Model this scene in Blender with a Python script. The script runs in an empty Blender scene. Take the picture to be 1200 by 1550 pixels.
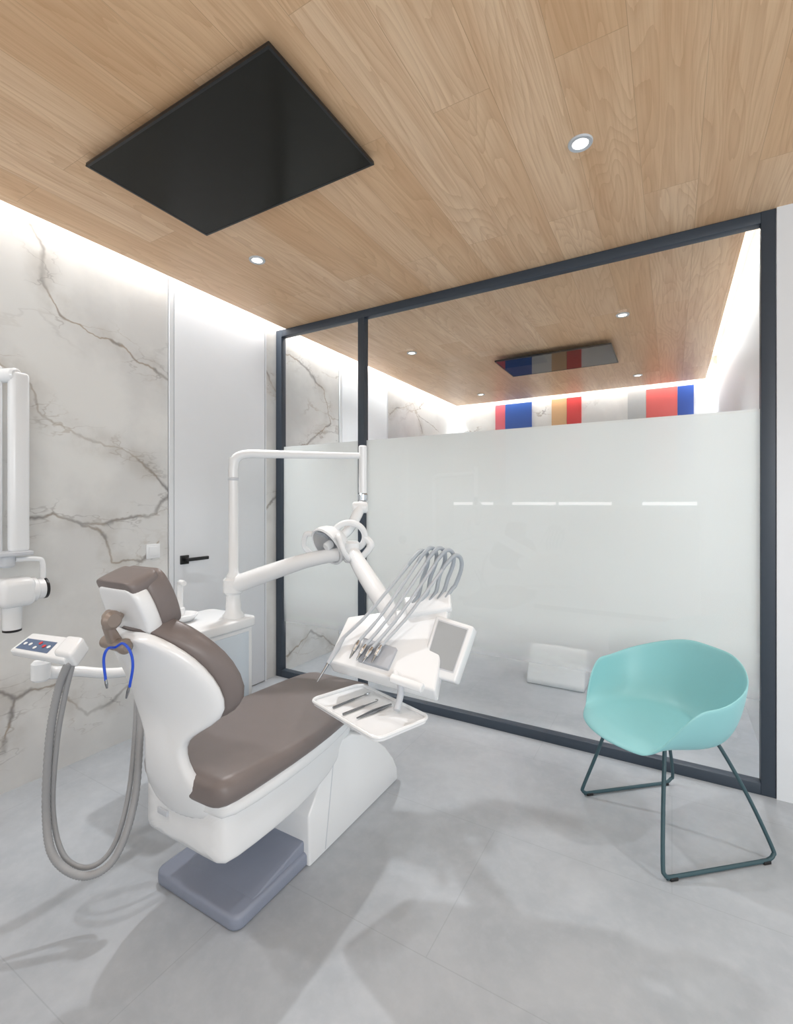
import bpy, bmesh, math, random
from mathutils import Vector, Matrix
random.seed(3)
S = bpy.context.scene
COL = S.collection
try:
    S.view_settings.view_transform = 'Standard'
    S.view_settings.look = 'None'
except Exception:
    pass

# ------------------------------------------------------------------ camera geometry
F = 719.0; HZ = 762.0; CH = 1.28; TH = math.radians(30.1)
cs, sn = math.cos(TH), math.sin(TH)
def at(u, v, d):
    r = (u-600)/F*d
    return Vector((r*cs-d*sn, r*sn+d*cs, CH-(v-HZ)/F*d))
def onX(u, v, X): return at(u, v, X/((u-600)/F*cs-sn))
def onY(u, v, Y): return at(u, v, Y/((u-600)/F*sn+cs))
def onZ(u, v, Z): return at(u, v, (CH-Z)*F/(v-HZ))
def onP(u, v, a, b, c):
    n = (b-a).cross(c-a); o = Vector((0, 0, CH)); d = at(u, v, 1)-o
    return o+d*((a-o).dot(n)/d.dot(n))

cam_d = bpy.data.cameras.new('camera'); cam = bpy.data.objects.new('camera', cam_d); COL.objects.link(cam)
cam_d.sensor_fit = 'HORIZONTAL'; cam_d.sensor_width = 36
ZK, ZU, ZV = 1.0, 600, 775
cam_d.lens = F/1200*36*ZK
cam_d.shift_x = ZK*(ZU-600)/1200; cam_d.shift_y = -ZK*(ZV-HZ)/1200; cam_d.clip_start = 0.02
cam.location = (0, 0, CH); cam.rotation_euler = (math.pi/2, 0, TH)
S.camera = cam

# ------------------------------------------------------------------ materials
def lin(c):
    f = lambda x: x/12.92 if x <= .04045 else ((x+.055)/1.055)**2.4
    return tuple(f(x/255) for x in c)+(1,)
class N:
    def __init__(s, name):
        s.m = bpy.data.materials.new(name); s.m.use_nodes = True
        s.t = s.m.node_tree; s.n = s.t.nodes; s.l = s.t.links
        s.b = s.n['Principled BSDF']; s.out = s.n['Material Output']
    def new(s, t, **k):
        x = s.n.new(t)
        for a, b in k.items(): setattr(x, a, b)
        return x
    def link(s, a, b): s.l.new(a, b)
    def math(s, op, a, b=None, clamp=False):
        x = s.new('ShaderNodeMath', operation=op); x.use_clamp = clamp
        for i, q in enumerate((a, b)):
            if q is None: continue
            if isinstance(q, (int, float)): x.inputs[i].default_value = q
            else: s.link(q, x.inputs[i])
        return x.outputs[0]
    def vec(s, op, a, b=None, scale=None, out=0):
        x = s.new('ShaderNodeVectorMath', operation=op)
        for i, q in enumerate((a, b)):
            if q is None: continue
            if isinstance(q, (tuple, Vector)): x.inputs[i].default_value = tuple(q)
            else: s.link(q, x.inputs[i])
        if scale is not None:
            if isinstance(scale, (int, float)): x.inputs['Scale'].default_value = scale
            else: s.link(scale, x.inputs['Scale'])
        return x.outputs['Value'] if out else x.outputs['Vector']
    def rng(s, v, a, b, c, d, smooth=True):
        x = s.new('ShaderNodeMapRange')
        if smooth: x.interpolation_type = 'SMOOTHSTEP'
        s.link(v, x.inputs['Value'])
        for k, q in zip(('From Min','From Max','To Min','To Max'), (a, b, c, d)):
            if isinstance(q, (int, float)): x.inputs[k].default_value = q
            else: s.link(q, x.inputs[k])
        return x.outputs['Result']
    def mix(s, f, a, b, mode='MIX'):
        x = s.new('ShaderNodeMix', data_type='RGBA', blend_type=mode)
        for i, q in ((0, f), (6, a), (7, b)):
            if isinstance(q, (int, float)): x.inputs[i].default_value = q
            elif isinstance(q, tuple): x.inputs[i].default_value = q
            else: s.link(q, x.inputs[i])
        return x.outputs[2]
    def noise(s, vec, scale, detail=3, rough=.55, dist=0, dim='3D', w=None):
        x = s.new('ShaderNodeTexNoise', noise_dimensions=dim)
        if vec is not None: s.link(vec, x.inputs['Vector'])
        x.inputs['Scale'].default_value = scale; x.inputs['Detail'].default_value = detail
        x.inputs['Roughness'].default_value = rough; x.inputs['Distortion'].default_value = dist
        if w is not None: s.link(w, x.inputs['W'])
        return x
def pm(name, rgb, rough=.4, metal=0, spec=.5, var=.04, coat=0):
    k = N(name); b = k.b
    geo = k.new('ShaderNodeTexCoord')
    n = k.noise(geo.outputs['Object'], 14, 3)
    c = lin(rgb); dk = tuple(x*(1-var*2) for x in c[:3])+(1,)
    k.link(k.mix(n.outputs['Fac'], dk, c), b.inputs['Base Color'])
    b.inputs['Roughness'].default_value = rough; b.inputs['Metallic'].default_value = metal
    b.inputs['Specular IOR Level'].default_value = spec; b.inputs['Coat Weight'].default_value = coat
    return k.m
WHITE = pm('white_plastic', (236, 238, 240), .25, var=.01)
WHITE2 = pm('white_paint', (228, 231, 235), .5, var=.01)
PANEL = pm('pale_blue_panel', (208, 219, 229), .35, var=.01)
PALE = pm('pale_grey_plastic', (205, 209, 215), .35)
GAP = pm('shadow_gap', (140, 142, 147), .6)
BROWN = pm('taupe_leather', (124, 115, 113), .4, spec=.45, var=.05)
TAUPE = pm('taupe_metal', (150, 137, 128), .35, metal=.3)
BASEG = pm('slate_plastic', (142, 149, 166), .42)
SLATE = pm('slate_frame', (56, 66, 78), .45)
BLACK = pm('black_plastic', (22, 22, 24), .35)
HOSE = pm('grey_hose', (190, 195, 201), .4)
WHIP = pm('blue_grey_arm', (172, 180, 188), .38)
HOSE2 = pm('dark_grey_hose', (164, 165, 167), .5)
CHROME = pm('chrome', (205, 208, 212), .18, metal=1, var=.02)
STEEL = pm('steel_tool', (150, 152, 155), .25, metal=1)
MINT = pm('mint_plastic', (144, 202, 206), .42, var=.01)
TEAL = pm('teal_metal', (56, 84, 92), .45)
BLUE = pm('blue_cord', (30, 80, 205), .4)
SCREEN = pm('tv_glass', (44, 43, 39), .14, spec=.14)
SCREEN2 = pm('tv_glass_glossy', (30, 30, 30), .04, spec=.6)
DISP = pm('display_glass', (168, 172, 175), .22, spec=.4)
MATG = pm('grey_silicone', (182, 186, 193), .5)
PADL = pm('pad_label', (92, 110, 140), .4)
RED = pm('red_button', (215, 60, 60), .4)
def emis(name, rgb, st):
    k = N(name); k.b.inputs['Base Color'].default_value = (.9, .9, .9, 1)
    k.b.inputs['Emission Color'].default_value = lin(rgb); k.b.inputs['Emission Strength'].default_value = st
    return k.m
LED = emis('downlight_glow', (255, 250, 240), 3)
STRIP = emis('strip_glow', (250, 253, 255), 6)
LX = -2.55; GY = 2.63; CZ = 2.56; BY = 5.9; RX = .40; TOP = 2.80

def mat_marble():
    k = N('veined_marble'); g = k.new('ShaderNodeNewGeometry'); pos = g.outputs['Position']
    wa = k.noise(pos, 4.0, 4, .56)
    wb = k.vec('SCALE', k.vec('SUBTRACT', wa.outputs['Color'], (.5, .5, .5)), scale=.15)
    wp = k.vec('ADD', pos, wb)
    flat = k.vec('MULTIPLY', wp, (0, 1, 1))
    lines = [[(35,335),(62,380),(70,430),(95,480),(150,510),(185,520),(200,545),(257,578)],
             [(0,545),(45,585),(62,625),(130,665),(185,680),(220,710),(257,745)],
             [(40,785),(75,775),(120,790),(160,800),(200,785),(235,775),(257,752)],
             [(120,790),(165,815),(170,845),(215,850),(240,820)],
             [(0,1050),(25,1060),(75,1040),(130,1075),(165,1060),(240,1010)],
             [(0,1145),(18,1095),(25,1060)],
             [(404,560),(420,600)], [(404,770),(420,752)],
             [(430,535),(465,560),(490,590),(500,640),(455,678)], [(430,1000),(470,955),(520,985)], [(590,625),(625,610),(640,660)]]
    D = None
    for L in lines:
        P = [onX(u, v, LX) for u, v in L]; P = [Vector((0, p.y, p.z)) for p in P]
        for p, q in zip(P, P[1:]):
            pq = q-p
            d = k.vec('SUBTRACT', flat, p)
            h = k.math('MULTIPLY', k.vec('DOT_PRODUCT', d, pq, out=1), 1/pq.length_squared, True)
            ds = k.vec('LENGTH', k.vec('SUBTRACT', d, k.vec('SCALE', tuple(pq), scale=h)), out=1)
            D = ds if D is None else k.math('MINIMUM', D, ds)
    wn = k.noise(pos, 4.2, 3); wid = k.rng(wn.outputs['Fac'], .36, .7, .006, .023)
    main = k.rng(D, 0, wid, 1, 0); halo = k.rng(D, 0, .12, 1, 0)
    st = k.noise(pos, 2.6, 2); main = k.math('MULTIPLY', main, k.rng(st.outputs['Fac'], .38, .58, .4, .95))
    mp = k.new('ShaderNodeMapping'); k.link(pos, mp.inputs['Vector']); mp.inputs['Rotation'].default_value = (math.radians(35), math.radians(30), 0); mp.inputs['Scale'].default_value = (1, .5, 1.3)
    w2 = k.noise(mp.outputs[0], 2.4, 5, .6)
    gp = k.vec('ADD', mp.outputs[0], k.vec('SCALE', k.vec('SUBTRACT', w2.outputs['Color'], (.5, .5, .5)), scale=.6))
    def net(scale, wd):
        vo = k.new('ShaderNodeTexVoronoi', feature='DISTANCE_TO_EDGE'); k.link(gp, vo.inputs['Vector']); vo.inputs['Scale'].default_value = scale
        return k.rng(vo.outputs['Distance'], 0, wd, 1, 0)
    msk = k.noise(pos, 1.7, 2)
    sp = k.new('ShaderNodeSeparateXYZ'); k.link(pos, sp.inputs[0])
    far = k.rng(sp.outputs['Y'], 2.7, 3.2, .35, 1.6)
    n1 = k.math('MULTIPLY', k.math('MULTIPLY', net(1.5, .02), k.rng(msk.outputs['Fac'], .48, .64, 0, .45)), far, True)
    n2 = k.math('MULTIPLY', net(4.5, .025), k.math('MULTIPLY', halo, .4))
    cl = k.noise(pos, 2.2, 6)
    base = k.mix(k.rng(cl.outputs['Fac'], .36, .62, 0, 1), lin((215, 215, 214)), lin((229, 229, 227)))
    ha = k.noise(pos, 6, 5); hm = k.math('MULTIPLY', halo, k.rng(ha.outputs['Fac'], .4, .65, .04, .5))
    c1 = k.mix(hm, base, lin((182, 177, 170)))
    vc = k.mix(k.rng(wn.outputs['Fac'], .4, .6, 0, 1), lin((166, 151, 132)), lin((134, 131, 130)))
    c2 = k.mix(k.math('MAXIMUM', n1, n2), c1, vc)
    c3 = k.mix(k.math('MULTIPLY', main, .9, True), c2, vc)
    k.link(c3, k.b.inputs['Base Color']); k.b.inputs['Roughness'].default_value = .22; k.b.inputs['Specular IOR Level'].default_value = .4
    return k.m
MARBLE = mat_marble()

def mat_wood():
    k = N('oak_planks'); g = k.new('ShaderNodeNewGeometry'); sp = k.new('ShaderNodeSeparateXYZ'); k.link(g.outputs['Position'], sp.inputs[0])
    cb = k.new('ShaderNodeCombineXYZ')
    k.link(k.math('ADD', sp.outputs['Y'], 20.35), cb.inputs['X']); k.link(k.math('ADD', sp.outputs['X'], 20.07), cb.inputs['Y'])
    def brick(c1, c2, mort):
        b = k.new('ShaderNodeTexBrick'); k.link(cb.outputs[0], b.inputs['Vector'])
        b.offset = .37; b.offset_frequency = 2; b.inputs['Scale'].default_value = 1
        b.inputs['Brick Width'].default_value = 1.28; b.inputs['Row Height'].default_value = .192
        b.inputs['Mortar Size'].default_value = .0011; b.inputs['Mortar Smooth'].default_value = .3
        b.inputs['Color1'].default_value = c1; b.inputs['Color2'].default_value = c2; b.inputs['Mortar'].default_value = mort
        return b
    rnd = brick((0,0,0,1), (1,1,1,1), (.5,.5,.5,1))
    seed = k.math('MULTIPLY', rnd.outputs['Color'], 9.0)
    def st(sx, sy):
        m = k.new('ShaderNodeMapping'); k.link(g.outputs['Position'], m.inputs['Vector']); m.inputs['Scale'].default_value = (sx, sy, 1); return m.outputs[0]
    fine = k.noise(st(110, 3.0), 1, 6, .7, .25, '4D', seed)
    wob = k.noise(st(28, 2.2), 1, 3, .6, 0, '4D', seed)
    broad = k.noise(st(5.5, .7), 1, 1.5, .5, .4, '4D', seed)
    rg = k.math('ADD', k.math('MULTIPLY', broad.outputs['Fac'], 22), k.math('MULTIPLY', wob.outputs['Fac'], .9))
    rings = k.math('FRACT', rg)
    base = k.mix(rnd.outputs['Color'], lin((229, 190, 149)), lin((243, 212, 177)))
    tone = k.noise(st(9, .9), 1, 3, .5, 0, '4D', seed)
    c = k.mix(k.rng(tone.outputs['Fac'], .4, .65, 0, .45), base, lin((212, 167, 125)))
    c = k.mix(k.math('MULTIPLY', k.math('POWER', rings, 2.5), .31), c, lin((190, 142, 101)))
    c = k.mix(k.rng(fine.outputs['Fac'], .42, .74, 0, .55), c, lin((200, 153, 112)))
    c = k.mix(k.math('MULTIPLY', rnd.outputs['Fac'], .42), c, lin((158, 115, 82)))
    k.link(c, k.b.inputs['Base Color']); k.b.inputs['Roughness'].default_value = .4; k.b.inputs['Specular IOR Level'].default_value = .3
    return k.m
WOOD = mat_wood()

def mat_floor():
    k = N('grey_concrete_tile'); g = k.new('ShaderNodeNewGeometry')
    n1 = k.noise(g.outputs['Position'], 3.0, 8, .66, .4); n2 = k.noise(g.outputs['Position'], 22, 5, .6)
    b = k.new('ShaderNodeTexBrick'); k.link(g.outputs['Position'], b.inputs['Vector']); b.offset = .5
    b.inputs['Scale'].default_value = 1; b.inputs['Brick Width'].default_value = 1.2; b.inputs['Row Height'].default_value = .6
    b.inputs['Mortar Size'].default_value = .0016
    c = k.mix(k.rng(n1.outputs['Fac'], .3, .7, 0, 1), lin((168, 173, 179)), lin((181, 185, 190)))
    c = k.mix(k.rng(n2.outputs['Fac'], .4, .75, 0, .3), c, lin((191, 195, 200)))
    c = k.mix(k.math('MULTIPLY', b.outputs['Fac'], .4), c, lin((150, 154, 160)))
    k.link(c, k.b.inputs['Base Color']); k.b.inputs['Roughness'].default_value = .3; k.b.inputs['Specular IOR Level'].default_value = .35
    return k.m
FLOOR = mat_floor()

def mat_glass():
    k = N('clear_glass'); t = k.new('ShaderNodeBsdfTransparent'); gl = k.new('ShaderNodeBsdfGlossy')
    t.inputs['Color'].default_value = (.95, .97, .97, 1); gl.inputs['Roughness'].default_value = .01
    lw = k.new('ShaderNodeLayerWeight'); lw.inputs['Blend'].default_value = .5
    f = k.math('ADD', k.math('MULTIPLY', k.math('POWER', lw.outputs['Facing'], 4), .6), .05, True)
    m = k.new('ShaderNodeMixShader'); k.link(f, m.inputs[0]); k.link(t.outputs[0], m.inputs[1]); k.link(gl.outputs[0], m.inputs[2])
    k.link(m.outputs[0], k.out.inputs['Surface']); return k.m
GLASS = mat_glass()
def mat_frost():
    k = N('frosted_film'); g = k.new('ShaderNodeNewGeometry'); sp = k.new('ShaderNodeSeparateXYZ'); k.link(g.outputs['Position'], sp.inputs[0])
    a = k.rng(sp.outputs['Z'], .26, .68, 0, .965)
    d = k.new('ShaderNodeBsdfDiffuse'); d.inputs['Color'].default_value = (.89, .92, .915, 1)
    tr = k.new('ShaderNodeBsdfTranslucent'); tr.inputs['Color'].default_value = (.94, .96, .955, 1)
    m0 = k.new('ShaderNodeMixShader'); m0.inputs[0].default_value = .42; k.link(d.outputs[0], m0.inputs[1]); k.link(tr.outputs[0], m0.inputs[2])
    t = k.new('ShaderNodeBsdfTransparent'); m = k.new('ShaderNodeMixShader')
    k.link(a, m.inputs[0]); k.link(t.outputs[0], m.inputs[1]); k.link(m0.outputs[0], m.inputs[2])
    k.link(m.outputs[0], k.out.inputs['Surface']); return k.m
FROST = mat_frost()

# ------------------------------------------------------------------ geometry helpers (verts, faces)
def box(x0, x1, y0, y1, z0, z1):
    v = [Vector((x, y, z)) for z in (z0, z1) for y in (y0, y1) for x in (x0, x1)]
    return v, [(0,1,3,2),(4,6,7,5),(0,4,5,1),(2,3,7,6),(0,2,6,4),(1,5,7,3)]
def loft(rings, closed=True, cap=True):
    n = len(rings[0]); v = [Vector(p) for r in rings for p in r]; f = []
    for i in range(len(rings)-1):
        for j in range(n if closed else n-1):
            a = i*n+j; b = i*n+(j+1) % n; f.append((a, b, b+n, a+n))
    if cap: f += [tuple(range(n)), tuple(range((len(rings)-1)*n, len(rings)*n))]
    return v, f
def prism(prof, axis, a, b):
    mk3 = {'X': lambda p, t: (t, p[0], p[1]), 'Y': lambda p, t: (p[0], t, p[1]), 'Z': lambda p, t: (p[0], p[1], t)}[axis]
    return loft([[mk3(p, a) for p in prof], [mk3(p, b) for p in prof]])
def rr(w, h, r, n=5, cx=0, cy=0):
    o = []
    for sx, sy, a0 in ((1,1,0),(-1,1,90),(-1,-1,180),(1,-1,270)):
        for i in range(n+1):
            a = math.radians(a0+90*i/n); o.append((cx+sx*(w/2-r)+r*math.cos(a), cy+sy*(h/2-r)+r*math.sin(a)))
    return o
def frame_of(d):
    d = Vector(d).normalized(); up = Vector((0,0,1)) if abs(d.z) < .95 else Vector((0,1,0))
    x = d.cross(up).normalized(); return x, x.cross(d).normalized(), d
def lathe(prof, p0, axis, n=24):
    x, y, d = frame_of(axis); p0 = Vector(p0)
    return loft([[p0+d*h+(x*math.cos(2*math.pi*j/n)+y*math.sin(2*math.pi*j/n))*max(r, 1e-4) for j in range(n)] for r, h in prof])
def cyl(a, b, r, n=20, e=None):
    a, b = Vector(a), Vector(b); L = (b-a).length; e = min(r*.25, L*.3) if e is None else e
    return lathe([(r-e, 0), (r, e), (r, L-e), (r-e, L)], a, b-a, n)
def spline(pts, sub):
    P = [Vector(p) for p in pts]; out = []
    if len(P) == 2: return [P[0].lerp(P[1], i/sub) for i in range(sub+1)]
    for i in range(len(P)-1):
        p0 = P[i-1] if i else P[0]*2-P[1]; p1, p2 = P[i], P[i+1]; p3 = P[i+2] if i+2 < len(P) else P[-1]*2-P[-2]
        for k in range(sub):
            t = k/sub
            out.append(.5*((2*p1)+(p2-p0)*t+(2*p0-5*p1+4*p2-p3)*t*t+(3*p1-p0-3*p2+p3)*t**3))
    return out+[P[-1]]
def tube(pts, r, n=10, sub=7, closed=False):
    C = spline(pts, sub); m = len(C); rs = []
    for i in range(m):
        if isinstance(r, (int, float)): rs.append(r)
        else:
            q = i/(m-1)*(len(r)-1); a = min(int(q), len(r)-2); rs.append(r[a]*(1-q+a)+r[a+1]*(q-a))
    rings = []; x = None
    for i in range(m):
        t = (C[min(i+1, m-1)]-C[max(i-1, 0)]).normalized()
        if x is None: x = frame_of(t)[0]
        x = (x-t*x.dot(t)).normalized(); y = t.cross(x)
        rings.append([C[i]+(x*math.cos(2*math.pi*j/n)+y*math.sin(2*math.pi*j/n))*rs[i] for j in range(n)])
    return loft(rings)
def ringtube(c, ex, ey, R, r, n=36, m=10, sx=1, sy=1):
    rings = []
    for i in range(n):
        a = 2*math.pi*i/n; o = ex*math.cos(a)*sx+ey*math.sin(a)*sy; nn = ex.cross(ey).normalized(); on = o.normalized()
        rings.append([c+o*R+(on*math.cos(2*math.pi*j/m)+nn*math.sin(2*math.pi*j/m))*r for j in range(m)])
    v = [p for q in rings for p in q]; f = []
    for i in range(n):
        for j in range(m):
            a = i*m+j; b = i*m+(j+1) % m; e = ((i+1) % n)*m; f.append((a, b, e+(j+1) % m, e+j))
    return v, f
def join(*gs):
    v, f = [], []
    for a, b in gs:
        o = len(v); v += list(a); f += [tuple(i+o for i in q) for q in b]
    return v, f
def xf(g, M): return [M @ Vector(p) for p in g[0]], g[1]
def bev(g, w, seg=3, ang=25):
    bm = bmesh.new(); vs = [bm.verts.new(p) for p in g[0]]
    for f in g[1]:
        try: bm.faces.new([vs[i] for i in f])
        except ValueError: pass
    bmesh.ops.remove_doubles(bm, verts=bm.verts, dist=1e-6)
    bmesh.ops.recalc_face_normals(bm, faces=bm.faces)
    es = [e for e in bm.edges if len(e.link_faces) == 2 and e.calc_face_angle(0) > math.radians(ang)]
    bmesh.ops.bevel(bm, geom=es, offset=w, segments=seg, profile=.5, affect='EDGES', clamp_overlap=True)
    bm.verts.index_update(); r = ([v.co.copy() for v in bm.verts], [tuple(v.index for v in f.verts) for f in bm.faces]); bm.free(); return r
def quadslab(q, t):
    a, b, c, d = [Vector(p) for p in q]; n = (b-a).cross(d-a).normalized()
    if n.z < 0: n = -n
    bot = [p-n*t for p in (a, b, c, d)]
    return loft([[a, b, c, d], bot])
def stations(cx, st, curve, t0, t1, nx=11):
    rings = []
    for i, (Y, z, hw) in enumerate(st):
        a = st[max(i-1, 0)]; b = st[min(i+1, len(st)-1)]
        ty, tz = b[0]-a[0], b[1]-a[1]; L = math.hypot(ty, tz); ny, nz = tz/L, -ty/L
        if ny < 0: ny, nz = -ny, -nz
        def pt(x, o):
            o2 = o+curve*(x/.2)**2; return (cx+x, Y+ny*o2, z+nz*o2)
        xs = [hw*(-1+2*j/(nx-1)) for j in range(nx)]
        rings.append([pt(x, t0) for x in xs]+[pt(x, t1) for x in reversed(xs)])
    return loft(rings)

# ------------------------------------------------------------------ object helpers
MX = {}
def thing(name, label, cat, loc=(0,0,0), rz=0, group=None, structure=False):
    e = bpy.data.objects.new(name, None); COL.objects.link(e); e.empty_display_size = .1
    e.location = loc; e.rotation_euler = (0, 0, rz)
    MX[e.name] = Matrix.Translation(Vector(loc)) @ Matrix.Rotation(rz, 4, 'Z')
    if structure: e['kind'] = 'structure'
    else: e['label'] = label; e['category'] = cat
    if group: e['group'] = group
    return e
def mk(name, g, mat, parent=None, local=False, sub=0, solid=0, flat=False, label=None, sharp=38):
    v, f = g
    if parent is not None:
        M = MX[parent.name]
        if not local:
            Mi = M.inverted(); v = [Mi @ Vector(p) for p in v]
        loc = None
    else:
        v = [Vector(p) for p in v]
        loc = Vector(((min(p.x for p in v)+max(p.x for p in v))/2, (min(p.y for p in v)+max(p.y for p in v))/2, min(p.z for p in v)))
        v = [p-loc for p in v]; M = Matrix.Translation(loc)
    me = bpy.data.meshes.new(name); bm = bmesh.new(); vs = [bm.verts.new(p) for p in v]
    for q in f:
        try: bm.faces.new([vs[i] for i in q])
        except ValueError: pass
    bmesh.ops.recalc_face_normals(bm, faces=bm.faces)
    for q in bm.faces: q.smooth = not flat
    bm.to_mesh(me); bm.free()
    if not flat and not sub: me.set_sharp_from_angle(angle=math.radians(sharp))
    me.materials.append(mat)
    o = bpy.data.objects.new(name, me); COL.objects.link(o)
    if parent is not None: o.parent = parent
    else: o.location = loc
    MX[o.name] = M
    if solid:
        m = o.modifiers.new('solid', 'SOLIDIFY'); m.thickness = solid; m.offset = 0
    if sub:
        m = o.modifiers.new('sub', 'SUBSURF'); m.levels = sub; m.render_levels = sub
    if label: o['label'] = label
    return o
def tag(o, label, cat, group=None):
    o['label'] = label; o['category'] = cat
    if group: o['group'] = group
    return o
def struct(name, g, mat, **k):
    o = mk(name, g, mat, flat=True, **k); o['kind'] = 'structure'; return o

# ------------------------------------------------------------------ room shell
struct('floor', box(-2.7, 3.2, -3, 6.1, -.1, 0), FLOOR)
struct('ceiling', box(-2.45, 3.2, -3, GY+.03, CZ, CZ+.05), WOOD)
struct('ceiling', box(-2.45, .30, GY+.031, 5.80, CZ, CZ+.05), WOOD)
struct('wall_left', box(LX-.12, LX, -3, BY, 0, TOP), MARBLE)
struct('wall_back', box(LX-.12, RX+.12, BY, BY+.12, 0, TOP), MARBLE)
struct('wall_right', box(RX, RX+.12, GY+.06, BY, 0, TOP), WHITE2)
struct('wall_front', box(.392, 3.2, GY-.03, GY+.06, 0, CZ), WHITE2)
struct('shade_roof_1', box(LX-.12, 3.2, -3, BY+.12, TOP, TOP+.05), WHITE2)  # unseen roof slab over the coves, put there to keep world light out

def door(name, y0, y1, hy):
    d = thing(name, '', '', (LX, (y0+y1)/2, 0), structure=True)
    mk('door_gap', box(LX, LX+.003, y0, y1, 0, 2.66), GAP, d, flat=True)
    mk('door_leaf', bev(box(LX+.003, LX+.014, y0+.031, y1-.017, .006, 2.66), .002), WHITE2, d)
    fr = join(box(LX, LX+.014, y0, y0+.026, 0, 2.66), box(LX, LX+.014, y1-.012, y1, 0, 2.66))
    mk('door_frame', fr, WHITE2, d, flat=True)
    if hy:
        h = mk('door_handle', bev(box(LX+.012, LX+.024, hy-.028, hy+.028, .915, .968), .003), BLACK, d)
        mk('lever', join(cyl((LX+.02, hy, .945), (LX+.065, hy, .945), .01), bev(box(LX+.052, LX+.07, hy-.012, hy+.135, .935, .955), .004)), BLACK, h)
    return d
door('door_1', 1.735, 2.50, 1.83)
door('door_2', 3.38, 4.2, None)

win = thing('window_1', '', '', (-1.08, GY, 0), structure=True)
fy0, fy1 = GY-.025, GY+.025
fr = join(*[bev(b, .002) for b in (
    box(LX+.005, LX+.057, fy0, fy1, 0, CZ), box(-1.808, -1.758, fy0, fy1, .05, CZ-.05), box(.338, .39, fy0, fy1, 0, CZ),
    box(LX+.057, .338, fy0, fy1, CZ-.05, CZ-.001), box(LX+.057, .338, fy0, fy1, 0, .05))])
mk('window_frame', fr, SLATE, win)
for x0, x1 in ((LX+.057, -1.808), (-1.758, .338)):
    mk('glass_pane', ([Vector((x0, GY, .05)), Vector((x1, GY, .05)), Vector((x1, GY, CZ-.05)), Vector((x0, GY, CZ-.05))], [(0,1,2,3)]), GLASS, win, flat=True)
    mk('frosted_film', ([Vector((x0, GY+.004, .25)), Vector((x1, GY+.004, .25)), Vector((x1, GY+.004, 1.70)), Vector((x0, GY+.004, 1.70))], [(0,1,2,3)]), FROST, win, flat=True)

# panels on the next room's far wall, coloured to imitate reflections in the glass
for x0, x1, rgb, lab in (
    (-1.953, -1.826, (226, 105, 120), 'narrow pink panel imitating a glass reflection, left of the wide blue one'),
    (-1.824, -1.492, (28, 84, 168), 'wide blue panel imitating a glass reflection, beside the narrow pink one'),
    (-1.254, -1.081, (216, 174, 130), 'tan panel imitating a glass reflection, beside the red one'),
    (-1.079, -.916, (212, 62, 66), 'red panel imitating a glass reflection, right of the tan one'),
    (-.428, -.247, (190, 194, 196), 'pale grey panel imitating a glass reflection, left of the wide coral one'),
    (-.245, .05, (230, 106, 104), 'wide coral panel imitating a glass reflection, between grey and blue ones'),
    (.052, .199, (28, 80, 172), 'narrow blue panel imitating a glass reflection, near the right corner')):
    tag(mk('reflection_panel', box(x0, x1, BY-.012, BY-.001, 1.6, 2.53), pm('reflection_colour', rgb, .5), flat=True), lab, 'wall panel', 'imitated reflections beyond the glass')

# ------------------------------------------------------------------ ceiling fixtures
for (x, y, lab) in ((-.281, 1.785, 'recessed round downlight in wood ceiling right of the television'),
                    (-1.884, 1.791, 'recessed round downlight in wood ceiling near the left wall and television corner'),
                    (-.289, 3.555, 'downlight beyond the glass, just above right end of the second television'),
                    (-1.912, 3.557, 'downlight beyond the glass, far left of the second television'),
                    (-.295, 5.31, 'small downlight beyond the glass, behind right end of second television'),
                    (-1.938, 5.32, 'small downlight beyond the glass, nearest the pink and blue panels')):
    t = thing('ceiling_downlight', lab, 'ceiling light', (x, y, CZ-.004), group='recessed ceiling downlights')
    mk('trim_ring', lathe([(.026, .0035), (.028, -.002), (.040, -.003), (.042, 0), (.042, .0035)], (x, y, CZ-.0035), (0,0,1), 28), PALE, t)
    mk('lamp', lathe([(.001, 0), (.027, 0), (.027, .002)], (x, y, CZ-.004), (0,0,1), 24), LED, t)

def television(x0, x1, y0, y1, z, lab, scr):
    q = (z-CH)/(2.45-CH); x0, x1, y0, y1 = x0*q, x1*q, y0*q, y1*q
    t = thing('television', lab, 'television', ((x0+x1)/2, (y0+y1)/2, z), group='ceiling televisions')
    mk('casing', bev(box(x0, x1, y0, y1, z+.003, z+.014), .003), BLACK, t)
    b = .009
    mk('bezel', join(box(x0, x1, y0, y0+b, z, z+.005), box(x0, x1, y1-b, y1, z, z+.005), box(x0, x0+b, y0+b, y1-b, z, z+.005), box(x1-b, x1, y0+b, y1-b, z, z+.005)), BLACK, t, flat=True)
    mk('screen', box(x0+b, x1-b, y0+b, y1-b, z+.001, z+.004), scr, t, flat=True)
    cx, cy = (x0+x1)/2, (y0+y1)/2
    mk('mount', bev(box(cx-.2, cx+.2, cy-.12, cy+.12, z+.012, CZ-.001), .008, 3), BLACK, t)
    return t
television(-1.76, -.89, .885, 1.382, 2.53, 'large black flat television hung face down under the wood ceiling', SCREEN)
television(-1.27, -.385, 3.81, 4.345, 2.51, 'smaller looking black television seen through the glass under the next ceiling', SCREEN2)

# ------------------------------------------------------------------ light switch
t = thing('light_switch', 'square white light switch on marble beside the white door', 'light switch', (LX, 1.64, .97))
mk('plate', bev(box(LX, LX+.005, 1.60, 1.682, .968, 1.05), .002), WHITE, t)
mk('rocker', bev(box(LX+.005, LX+.008, 1.614, 1.668, .982, 1.036), .0012), WHITE, t)

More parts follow.
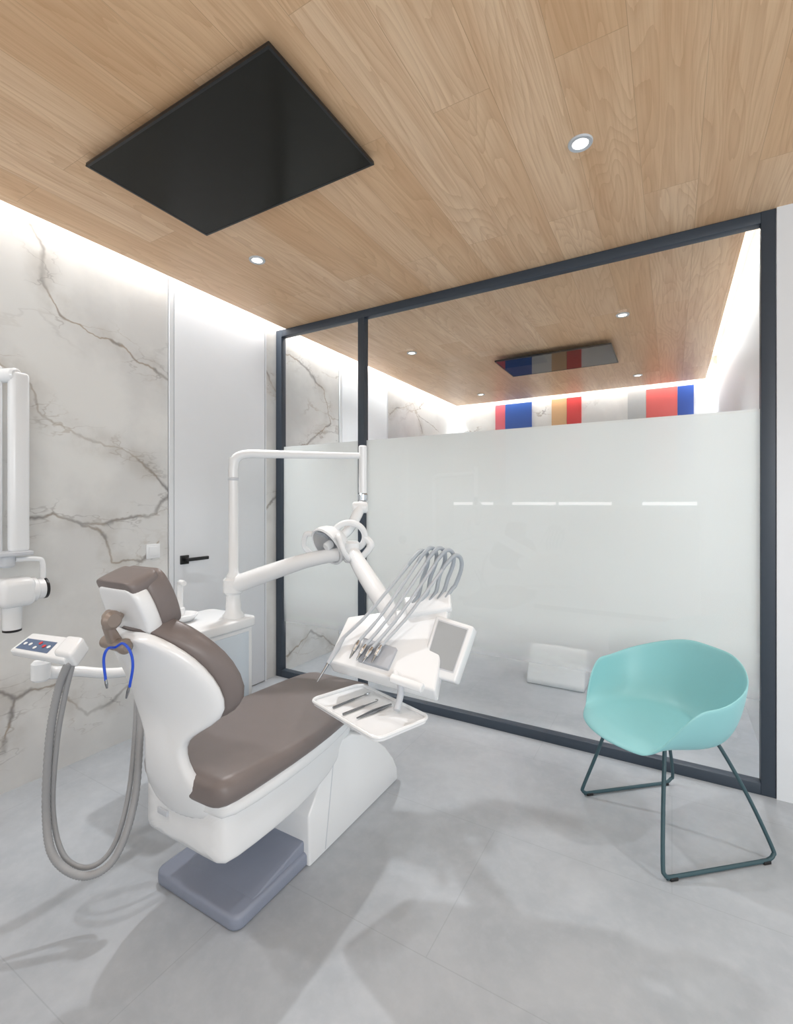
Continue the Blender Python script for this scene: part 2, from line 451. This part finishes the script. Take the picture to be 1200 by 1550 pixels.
# ------------------------------------------------------------------ made-up cabinet behind the viewpoint, added to put strip reflections in the glass
t = thing('added_cabinet', 'added white cabinet with glowing strips, out of view, to make reflections in the glass', 'added_cabinet', (-1.13, -.75, 0))
mk('body', bev(box(-2.5, .26, -.95, -.57, .06, 1.26), .006), WHITE2, t)
mk('plinth', box(-2.46, .22, -.93, -.60, 0, .06), SLATE, t, flat=True)
for x0, x1 in ((-2.5, -1.966), (-1.712, -1.197), (-1.159, -.587), (-.278, .226)):
    mk('reflection_strip', bev(box(x0, x1, -.59, -.56, 1.262, 1.296), .004), STRIP, t)

# ------------------------------------------------------------------ wall x-ray arm
t = thing('dental_xray_machine', 'white wall mounted dental x-ray arm and head on marble wall', 'x-ray machine', (LX, .78, .9))
mk('wall_bracket', bev(box(LX-.004, LX+.07, .62, .78, 1.2, 1.75), .015), WHITE, t)
mk('upper_arm', join(bev(box(-2.475, -2.415, .825, .895, 1.02, 1.86), .016), cyl((-2.5, .77, 1.5), (-2.44, .86, 1.5), .03)), WHITE, t)
mk('folded_arm', join(bev(box(-2.405, -2.35, .898, .965, 1.075, 1.83), .016), cyl((-2.475, .88, 1.815), (-2.36, .92, 1.815), .030)), WHITE, t)
mk('joint', join(bev(box(-2.43, -2.335, .85, .97, 1.062, 1.080), .004), cyl((-2.38, .89, 1.015), (-2.38, .89, 1.07), .03)), PALE, t)
mk('yoke', tube([(-2.38, .92, 1.045), (-2.38, .995, 1.04), (-2.38, 1.02, 1.022), (-2.38, 1.022, .93)], .011), WHITE, t)
hd = mk('tube_head', join(bev(box(-2.44, -2.32, .85, .98, .85, .97), .03, 5), lathe([(.052, 0), (.052, .02), (.044, .028), (.044, .05)], (-2.38, .97, .91), (0,1,0), 28)), WHITE, t)
mk('end_ring', lathe([(.040, 0), (.045, .004), (.045, .012), (.030, .017)], (-2.38, 1.02, .91), (0,1,0), 24), BLACK, hd, label='black end ring')
mk('cone', lathe([(.036, 0), (.034, -.05), (.032, -.115)], (-2.38, .91, .87), (0,0,1), 24), WHITE, hd)
mk('cone_tip', lathe([(.033, 0), (.033, -.008), (.027, -.011)], (-2.38, .91, .756), (0,0,1), 24), BLACK, hd, label='dark rim of the cone')

# ------------------------------------------------------------------ dental chair
CX = -1.28
ch = thing('dental_chair', 'white reclining dental chair with taupe leather cushions on slate base plate', 'dental chair', (CX, 1.3, 0))
bp = xf(bev(prism(rr(.40, .58, .035), 'Z', 0, .048), .013, 4), Matrix.Translation((-1.312, 1.265, 0)))
bp2 = bev(prism([(1.00, .040), (1.08, .052), (1.30, .088), (1.52, .10), (1.52, .040)], 'X', -1.50, -1.125), .006, 3, 12)
mk('base_plate', join(bp, bp2), BASEG, ch)
ped = [(1.29,0),(1.91,0),(1.905,.06),(1.87,.12),(1.80,.20),(1.68,.30),(1.55,.36),(1.49,.365),(1.37,.295),(1.285,.18)]
pd = mk('pedestal', bev(prism(ped, 'X', -1.51, -1.10), .008, 3, 30), WHITE, ch)
mk('seam', bev(prism([(1.375,.012),(1.379,.012),(1.425,.30),(1.421,.30)], 'X', -1.101, -1.0985), .0004), PALE, pd)
def sec(Y, w, zb, zt, rad, off=0, n=4): return [(x, Y, z) for x, z in rr(2*w, zt-zb, min(rad, (zt-zb)/2-.001), n, CX+off, (zb+zt)/2)]
ub = mk('underbody', loft([sec(.895, .155, .275, .40, .03, .03), sec(.902, .188, .258, .425, .02, .015), sec(1.0, .197, .256, .44, .02, .01), sec(1.2, .197, .252, .44, .02, .01), sec(1.4, .187, .27, .44, .02, .005), sec(1.55, .165, .33, .44, .03), sec(1.64, .14, .39, .44, .02)]), WHITE, ch, sub=1)
mk('vent', bev(box(-1.36, -1.315, .889, .897, .335, .352), .001), PALE, ub)
mk('seat_pan', loft([sec(.885, .165, .405, .445, .018, .035), sec(.90, .195, .40, .448, .02, .035), sec(1.1, .235, .398, .452, .02, .005), sec(1.35, .232, .402, .455, .02), sec(1.55, .205, .42, .46, .02), sec(1.66, .165, .44, .47, .014)]), WHITE, ch, sub=1)
se = mk('seat', loft([sec(.862, .11, .458, .485, .012, .05), sec(.866, .15, .446, .503, .028, .048), sec(.880, .182, .438, .516, .036, .045), sec(.915, .207, .436, .523, .040, .036), sec(1.05, .238, .437, .510, .035, .008), sec(1.25, .243, .437, .500, .030), sec(1.45, .228, .444, .501, .027), sec(1.6, .205, .452, .506, .026), sec(1.70, .175, .459, .507, .022), sec(1.725, .14, .467, .50, .015)]), BROWN, ch, sub=1)
sh = [(.900,.36,.125),(.888,.395,.145),(.866,.45,.136),(.850,.52,.098),(.846,.57,.082),(.845,.61,.086),(.845,.645,.138),(.840,.675,.204),(.828,.72,.219),(.80,.79,.210),(.772,.85,.184),(.752,.895,.144),(.738,.922,.10),(.733,.932,.05)]
mk('backrest', stations(CX+.012, sh, .05, -.014, .018), WHITE, ch, sub=1)
cu = [(.852,.645,.13),(.848,.658,.20),(.835,.71,.228),(.80,.79,.22),(.772,.85,.193),(.750,.90,.15),(.737,.932,.09),(.734,.940,.04)]
mk('backrest_cushion', stations(CX+.010, cu, .05, .018, .085), BROWN, ch, sub=1)
hr0 = [(.782,.915,.06),(.779,.923,.085),(.762,.955,.098),(.742,1.005,.10),(.724,1.05,.09),(.718,1.063,.06)]
hr = mk('headrest', stations(CX, hr0, .01, -.012, .03), WHITE, ch, sub=2)
hc = [(.785,.905,.05),(.781,.913,.085),(.762,.955,.10),(.742,1.005,.103),(.724,1.052,.092),(.717,1.070,.075),(.715,1.076,.05)]
mk('headrest_cushion', stations(CX, hc, .014, .026, .090), BROWN, hr, sub=2)
mk('headrest_cap', stations(CX, [(.744,1.030,.060),(.738,1.044,.086),(.727,1.068,.092),(.722,1.080,.080),(.721,1.083,.05)], .012, -.020, .062), BROWN, hr, sub=2)
armp = [(.684,.988),(.70,1.003),(.735,.985),(.722,.965),(.708,.955),(.730,.915),(.722,.897),(.702,.902),(.686,.955)]
bk = mk('headrest_bracket', join(bev(prism(armp, 'X', CX-.010, CX+.022), .007, 3), cyl((CX-.045, .715, .908), (CX+.045, .715, .908), .017)), TAUPE, ch)
for x, y, z, r in ((CX+.022, .694, .978, .025), (CX+.045, .715, .908, .020)):
    mk('knob', cyl((x-.008, y, z), (x+.016, y, z), r, 28, .008), TAUPE, bk)

# blue bib chain hanging round the headrest bracket
t = thing('bib_chain', 'blue bib cord with metal clips hanging from headrest bracket', 'bib clip', at(178, 1050, 1.19))
pth = [at(160, 1030, 1.16), at(157, 998, 1.16), at(163, 982, 1.165), at(174, 980, 1.2), at(186, 974, 1.19), at(197, 986, 1.17), at(201, 1008, 1.165), at(196, 1040, 1.165)]
mk('cord', tube(pth, .0033, 8), BLUE, t)
for a, b in ((at(160, 1028, 1.16), at(162, 1042, 1.16)), (at(196, 1037, 1.165), at(191, 1057, 1.165))):
    mk('clip', tube([a, a.lerp(b, .5), b], [.003, .004, .0022], 8), STEEL, t)

# ------------------------------------------------------------------ side unit with post
PX, PY = -1.78, 1.545
su = thing('cuspidor_unit', 'white water unit cabinet with tall post standing behind the dental chair', 'cuspidor unit', (-1.86, 1.43, 0))
mk('body', bev(box(-2.0, -1.71, 1.28, 1.60, 0, .705), .012), WHITE, su)
mk('top_panel', xf(bev(prism(rr(.33, .37, .04), 'Z', .705, .748), .008), Matrix.Translation((-1.86, 1.435, 0))), WHITE, su)
mk('door_panel', bev(box(-1.71, -1.704, 1.31, 1.57, .08, .685), .002), PANEL, su, label='pale blue-grey door panel')
mk('bowl', lathe([(.03, 0), (.05, .006), (.068, .025), (.072, .035), (.066, .035), (.05, .016), (.001, .01)], (-1.92, 1.37, .745), (0,0,1), 28), WHITE, su)
mk('faucet', join(cyl((-1.97, 1.40, .74), (-1.97, 1.40, .80), .022), tube([(-1.97, 1.40, .77), (-1.97, 1.40, .89), (-1.96, 1.395, .915), (-1.92, 1.385, .915)], [.016, .013, .013, .012])), WHITE, su)
mk('post', join(lathe([(.05, 0), (.05, .012), (.036, .03), (.032, .10), (.032, .2), (.022, .215), (.0205, .75)], (PX, PY, .745), (0,0,1), 24)), WHITE, su)

# ------------------------------------------------------------------ lamp on overhead arm
E = at(549, 690, 2.26)
la = thing('dental_lamp', 'white overhead operating lamp with looped handles on curved swing arm', 'dental lamp', (E.x, E.y, 1.0))
zt = E.z
dirE = (Vector((E.x, E.y, zt))-Vector((PX, PY, zt))).normalized()
P0 = Vector((PX, PY, 1.40))
mk('swing_arm', tube([P0, (PX, PY, 1.44), Vector((PX, PY, zt-.015))+dirE*.012, Vector((PX, PY, zt+.005))+dirE*.06, Vector((PX, PY, zt+.006))+dirE*.16, Vector((PX, PY, zt+.002))+dirE*.4, Vector((E.x, E.y, zt))], [.0225, .0225, .022, .021, .02, .017, .015], 14), WHITE, la)
mk('collar', cyl((PX, PY, 1.385), (PX, PY, 1.405), .0245), PALE, la)
mk('drop_tube', join(cyl((E.x, E.y, 1.325), (E.x, E.y, 1.555), .02)), WHITE, la)
mk('pivot_joint', join(cyl((E.x, E.y, 1.29), (E.x, E.y, 1.328), .024), cyl((E.x, E.y, 1.27), (E.x, E.y, 1.295), .018)), CHROME, la)
K1 = at(545, 768, 2.24); LC = at(499, 824, 2.12)
ax = Vector((-.22, -.85, -.48)).normalized()
hx, hy_, hz_ = frame_of(ax)
mk('yoke', join(tube([(E.x, E.y, 1.275), K1, at(535, 790, 2.2), at(524, 806, 2.19), LC-ax*.05], [.02, .027, .024, .022, .02]), cyl(K1-Vector((.03, .02, 0)), K1+Vector((.03, .02, 0)), .027)), WHITE, la)
head = mk('lamp_head', lathe([(.02, -.065), (.06, -.056), (.08, -.03), (.092, 0), (.095, .02), (.088, .026), (.082, .02), (.05, -.008), (.001, -.018)], LC, ax, 32), WHITE, la)
mk('reflector', lathe([(.001, -.015), (.05, -.005), (.072, .013), (.0815, .0215), (.0815, .0225), (.071, .015), (.049, -.003), (.001, -.013)], LC, ax, 32), CHROME, head, label='shiny round reflector')
mk('bulb_cover', cyl(LC-ax*.012, LC+ax*.026, .02), WHITE, head)
HC = LC+Vector((cs, sn, 0))*.088+Vector((0, 0, .035))
mk('ring_handle', join(ringtube(HC, Vector((cs, sn, 0)), Vector((sn*.3, -cs*.3, .95)).normalized(), .066, .0145, sx=1.05, sy=1.0), tube([HC+Vector((cs, sn, 0))*.068, HC+Vector((cs*.095, sn*.095, -.04)), HC+Vector((cs*.05, sn*.05, -.10))], [.0145, .017, .014])), WHITE, head)
for sgn in (-1, 1):
    c0 = LC+hx*.092*sgn
    mk('handle', tube([c0+hy_*.05, c0+hx*.03*sgn+hy_*.055+ax*.02, c0+hx*.05*sgn+ax*.04, c0+hx*.03*sgn-hy_*.055+ax*.02, c0-hy_*.05], .012, 10), WHITE, head)

# ------------------------------------------------------------------ instrument console
ELB = at(532, 836, 2.10); MNT = at(588, 925, 1.80)
co = thing('instrument_console', 'white dentist instrument console with display and tray on jointed arm', 'instrument console', (-.87, 1.38, .6))
A0 = Vector((PX, PY, .895))
mk('support_arm', join(cyl((PX, PY, .855), (PX, PY, .935), .046), tube([A0, A0.lerp(ELB, .3)+Vector((0,0,.012)), A0.lerp(ELB, .65)+Vector((0,0,.02)), ELB], [.042, .040, .034, .028], 14)), WHITE, co)
mk('elbow', join(cyl(ELB-Vector((0,0,.045)), ELB+Vector((0,0,.05)), .036)), WHITE, co)
mk('spring_arm', tube([ELB+Vector((0,0,.01)), ELB.lerp(MNT, .3), ELB.lerp(MNT, .7), MNT, at(596, 950, 1.74)], [.03, .036, .038, .036, .03], 14), WHITE, co)
qa, qb, qd = at(526, 933, 1.80), at(664, 914, 1.75), at(495, 1000, 1.66)
PQ = lambda u, v, h=0: onP(u, v, qa, qb, qd)+(qb-qa).cross(qd-qa).normalized()*(h if (qb-qa).cross(qd-qa).z > 0 else -h)
Q = [qa, PQ(680, 911), PQ(658, 1046), qd]
bd = mk('body', bev(quadslab(Q, .068), .009, 4), WHITE, co)
mk('instrument_holder', bev(quadslab([PQ(552, 968, .014), PQ(602, 984, .014), PQ(588, 1016, .014), PQ(542, 1002, .014)], .02), .004), MATG, co)
mk('hose_rail', bev(quadslab([PQ(612, 908, .018), PQ(682, 898, .018), PQ(684, 924, .018), PQ(616, 936, .018)], .03), .008, 3), WHITE, co)
sa, sb, sd_ = at(660, 930, 1.66), at(717, 948, 1.58), at(633, 1017, 1.58)
sc = [sa, sb, onP(688, 1033, sa, sb, sd_), sd_]
ds = mk('display', bev(quadslab(sc, .05), .008), WHITE, co)
a, b, c, d = sc; n = (b-a).cross(d-a).normalized(); n = n if n.z > 0 else -n
cc = (a+b+c+d)/4
ins = [cc+(p-cc)*.80+n*.0008-(d-a)*.03 for p in sc]
mk('screen_surround', quadslab(ins, .0025), PALE, ds, flat=True)
ins = [cc+(p-cc)*.75+n*.0018-(d-a)*.03 for p in sc]
mk('display_screen', quadslab(ins, .0025), DISP, ds, flat=True, label='grey reflective screen')
mk('grip', join(cyl(at(592, 1026, 1.52), at(640, 1042, 1.46), .0145), cyl(at(598, 1018, 1.56), at(600, 1030, 1.515), .01)), WHITE, co)
TRM = Matrix.Translation((-.866, 1.305, .6)) @ Matrix.Rotation(math.radians(-19), 4, 'Z')
ro = rr(.365, .215, .03, 6)
tr = mk('tray', xf(join(prism(ro, 'Z', -.006, .002), tube([(x, y, .006) for x, y in ro]+[(ro[0][0], ro[0][1], .006)], .006, 8, 1)), TRM), WHITE, co)
mk('tray_stem', tube([at(606, 1030, 1.55), at(606, 1052, 1.56), at(600, 1075, 1.53)], .011), PALE, co)
hp_rear = [(520, 965), (547, 978), (557, 984), (567, 988), (580, 985)]
hp_tip = [(480, 1032), (532, 1003), (542, 1006), (551, 1010), (565, 1010)]
tops = [(643, 832), (656, 828), (669, 828), (682, 831), (694, 839)]
bas = [(625, 917), (638, 915), (651, 913), (663, 911), (675, 909)]
labs = ['leftmost handpiece on console, long with thin angled tip and grey hose', 'second handpiece from the left on console, grey hose rising to the arms',
        'middle handpiece of five on the console, grey hose rising to the arms', 'fourth handpiece from the left on console, grey hose rising to the arms', 'rightmost handpiece of the five on the white console']
for i in range(5):
    if i == 0: R = at(520, 965, 1.70); T = at(480, 1032, 1.62)
    else: R = PQ(*hp_rear[i], .03); T = PQ(*hp_tip[i], .024)
    t = thing('dental_handpiece', labs[i], 'handpiece', tuple(T), group='handpieces on the console')
    L = R.lerp(T, .6)
    mk('grip', tube([R, R.lerp(T, .25), L], [.007, .0095, .0075], 12), HOSE if i == 0 else CHROME, t)
    mk('tip', tube([L, L.lerp(T, .6), T], [.006, .004, .0015], 10), STEEL, t)
    u, v = tops[i]; bu, bv = bas[i]; B = PQ(bu, bv, .012)
    W = at(u-18, v+14, 1.74)
    mk('hose', tube([R, R.lerp(W, .33)+Vector((0,0,-.014)), R.lerp(W, .7)+Vector((0,0,-.009)), W], .0060, 10), HOSE, t)
    mk('whip_arm', tube([R.lerp(W, .93)+Vector((0,0,-.003)), W, at(u-6, v+2, 1.755), at(u+3, v+6, 1.775), at(u+4, v+22, 1.785), at(u*.75+bu*.25, v+46, 1.79), at((u+bu)/2, bv-18, 1.775), B], [.0064, .0076, .0078, .0078, .0076, .0074, .007], 10), WHIP, co, label='blue-grey hooked hose arm')
for (u0, v0, u1, v1), lab, nm in (((504, 1071, 556, 1050), 'steel mouth mirror lying on tray, leftmost of its tools', 'mouth_mirror'),
                              ((519, 1081, 571, 1061), 'thin steel probe lying on white tray, middle of three tools', 'dental_probe'),
                              ((540, 1087, 592, 1066), 'steel tweezers lying on white tray, rightmost of its tools', 'tweezers')):
    a = onZ(u0, v0, .607); b = onZ(u1, v1, .607); m = a.lerp(b, .5)
    t = thing(nm, lab, 'dental tool', (m.x, m.y, .6035))
    dv = (b-a).normalized(); sd = Vector((-dv.y, dv.x, 0))
    if nm == 'tweezers':
        for s in (-1, 1):
            mk('arm', tube([b, m+sd*.006*s, a+sd*.001*s], [.003, .004, .0018], 8), STEEL, t)
    else:
        mk('handle', tube([a, a.lerp(b, .6)], .0038, 10), STEEL, t)
        mk('neck', tube([a.lerp(b, .6), a.lerp(b, .85), b], [.003, .0018, .0015], 8), STEEL, t)
        if nm == 'mouth_mirror':
            mk('mirror', cyl(b+Vector((0,0,-.001)), b+Vector((0,0,.002))+sd*.001, .011), CHROME, t)
        else:
            mk('hook', tube([b, b+dv*.008+sd*.006, b+dv*.004+sd*.014], .0013, 6), STEEL, t)

# ------------------------------------------------------------------ assistant console with suction hoses
pc = at(72, 985, 1.5)
an = thing('assistant_console', 'white assistant control pad with buttons and hanging grey suction hoses', 'control pad', (pc.x, pc.y, pc.z))
ta, tb, td = at(13, 984, 1.49), at(50, 957, 1.56), at(96, 999, 1.40)
top = [ta, tb, onP(122, 966, ta, tb, td), td]
mk('pad', bev(quadslab(top, .026), .007, 4), WHITE, an)
nq = (top[1]-top[0]).cross(top[3]-top[0]).normalized(); nq = nq if nq.z > 0 else -nq
def tp(a, b): return top[0].lerp(top[3], a).lerp(top[1].lerp(top[2], a), b)
lb = mk('label_plate', quadslab([tp(.07, .14)+nq*.0015, tp(.07, .66)+nq*.0015, tp(.66, .66)+nq*.0015, tp(.66, .14)+nq*.0015], .003), PADL, an, flat=True, label='blue grey button field')
for i, (a, b) in enumerate(((.15, .4), (.25, .4), (.38, .28), (.40, .52), (.51, .4), (.6, .4))):
    p = tp(a, b)+nq*.0015
    mk('button', cyl(p, p+nq*.0025, .006, 12), RED if i in (3, 4) else WHITE, lb)
hq = [tp(.80, .1), tp(.80, .95), tp(1.12, .95), tp(1.12, .1)]
mk('holder', join(bev(quadslab([p+nq*.016 for p in hq], .055), .012, 4)), WHITE, an)
mk('arm', join(tube([at(62, 1012, 1.58), at(78, 1018, 1.62), at(115, 1016, 1.66), at(180, 1018, 1.75), (-1.75, 1.275, .62)], [.02, .022, .018, .018, .018], 12), cyl(at(62, 1000, 1.58), at(62, 1030, 1.58), .028)), WHITE, an)
for pth, r in (([(104, 1002, 1.42), (88, 1045, 1.44), (75, 1120, 1.45), (70, 1230, 1.45), (82, 1298, 1.42), (128, 1326, 1.42), (174, 1298, 1.46), (203, 1215, 1.52), (212, 1110, 1.58), (214, 1040, 1.64)], .0112),
               ([(112, 998, 1.43), (99, 1050, 1.45), (86, 1125, 1.46), (80, 1225, 1.47), (96, 1294, 1.45), (134, 1313, 1.46), (171, 1282, 1.49), (194, 1205, 1.53), (204, 1110, 1.6), (207, 1040, 1.66)], .0075)):
    P = [at(*p) for p in pth]
    C = spline(P, 26 if r > .009 else 8)
    rad = [r*(1.0+(.07 if i % 2 else -.07)) for i in range(len(C))] if r > .009 else r
    mk('suction_hose', tube(C, rad, 12, 1), HOSE2, an, sharp=180)

# ------------------------------------------------------------------ mint armchair
ac = thing('armchair', 'mint plastic tub armchair on teal wire sled base beside the glass', 'chair', (-.013, 2.175, 0), math.radians(131.3))
def sst(a, b, x):
    t = min(1, max(0, (x-a)/(b-a))); return t*t*(3-2*t)
def shell(ox, oy):
    NA, NF, NW = 88, 7, 10; rings = []
    for q in range(NF+NW+1):
        ring = []
        for j in range(NA):
            a = 2*math.pi*j/NA; x, y = math.sin(a), math.cos(a); ph = abs((math.degrees(a)+180) % 360-180)
            e = 2.05 if y > 0 else 2.35
            R = 1/((abs(x)/.274)**e+(abs(y)/(.262 if y > 0 else .228))**e)**(1/e)
            h = -.028+.196*sst(40, 82, ph)+.016*sst(78, 112, ph)+.098*sst(86, 165, ph)
            if q <= NF:
                t = max(q/NF, .02); r = .72*R*t; z = .398+.014*t*t
            else:
                w = (q-NF)/NW
                r = R*(.72+.28*(1-(1-w)**2.1))+max(h, 0)*.11*w*w
                z = .412+(h+.006)*(w**1.65)
            ring.append((ox+x*r, oy+y*r, z))
        rings.append(ring)
    v, f = loft(rings, cap=False); f.append(tuple(range(NA))); return v, f
mk('shell', shell(.006, .048), MINT, ac, local=True, sub=1, solid=.008)
for s in (-1, 1):
    x = .240*s
    fr = mk('sled_leg', tube([(.13*s, .13, .394), (.15*s, .145, .382), (.19*s, .185, .21), (x-.008*s, .222, .05), (x, .222, .022), (x, .205, .0105), (x, .18, .009), (x, -.17, .009), (x, -.20, .0105), (x, -.222, .024), (x-.008*s, -.225, .05), (.19*s, -.17, .21), (.145*s, -.09, .382), (.125*s, -.07, .394)], .0070, 10), TEAL, ac, local=True)
    for y in (.19, -.19):
        mk('foot_glide', bev(box(x-.010, x+.010, y-.015, y+.015, .0005, .011), .002), BLACK, fr, local=True)
mk('seat_support', join(tube([(-.135, .13, .394), (0, .13, .390), (.135, .13, .394)], .0070, 8), tube([(-.13, -.075, .394), (0, -.075, .390), (.13, -.075, .394)], .0070, 8)), TEAL, ac, local=True)

# ------------------------------------------------------------------ white floor unit in the next room
t = thing('floor_pedestal', 'white wedge shaped pedestal on floor behind clear lower glass', 'pedestal', (-.705, 3.5, 0))
mk('cover', bev(prism([(3.40, 0), (3.40, .03), (3.52, .235), (3.56, .25), (3.62, .23), (3.66, 0)], 'X', -.9, -.51), .012), WHITE, t)
mk('base', bev(box(-.88, -.53, 3.42, 3.8, 0, .05), .012), PALE, t)

# ------------------------------------------------------------------ lights
def area(name, loc, rot, sx, sy, p, col=(1,1,1)):
    l = bpy.data.lights.new(name, 'AREA'); l.shape = 'RECTANGLE'; l.size = sx; l.size_y = sy; l.energy = p; l.color = col
    o = bpy.data.objects.new(name, l); COL.objects.link(o); o.location = loc; o.rotation_euler = rot; return o
COOL = (.94, .975, 1)
area('cove_light_1', (-2.50, .0, 2.72), (0, 0, 0), .06, 5.2, 26, COOL)
area('cove_light_2', (-2.50, 4.25, 2.72), (0, 0, 0), .06, 3.1, 32, COOL)
area('cove_light_3', (-1.07, 5.85, 2.72), (0, 0, 0), 2.7, .06, 21, COOL)
area('cove_light_4', (.35, 4.25, 2.72), (0, 0, 0), .06, 3.1, 36, COOL)
area('fill_light', (2.6, -2.2, 1.9), (math.radians(72), 0, math.radians(50)), 2.2, 1.8, 98, (.94, .98, 1))  # added soft fill from behind the camera, no window stands there
for x, y, e, sz in ((-1.884, 1.79, 74, 100), (-.281, 1.785, 24, 120), (1.32, 1.785, 56, 120), (-1.884, .1, 34, 110), (-.281, .1, 20, 120), (-1.91, 3.555, 42, 120), (-.289, 3.555, 44, 120)):
    l = bpy.data.lights.new('downlight_spot', 'SPOT'); l.energy = e; l.spot_size = math.radians(sz); l.spot_blend = .95; l.shadow_soft_size = .03; l.color = (.98, .99, 1)
    o = bpy.data.objects.new('downlight_spot', l); COL.objects.link(o); o.location = (x, y, CZ-.02)
    if x < -1.8 and y < 2: o.rotation_euler = (0, math.radians(-16), 0)
w = bpy.data.worlds.new('world'); S.world = w; w.use_nodes = True
bg = w.node_tree.nodes['Background']; bg.inputs['Color'].default_value = (.93, .975, 1, 1); bg.inputs['Strength'].default_value = .96
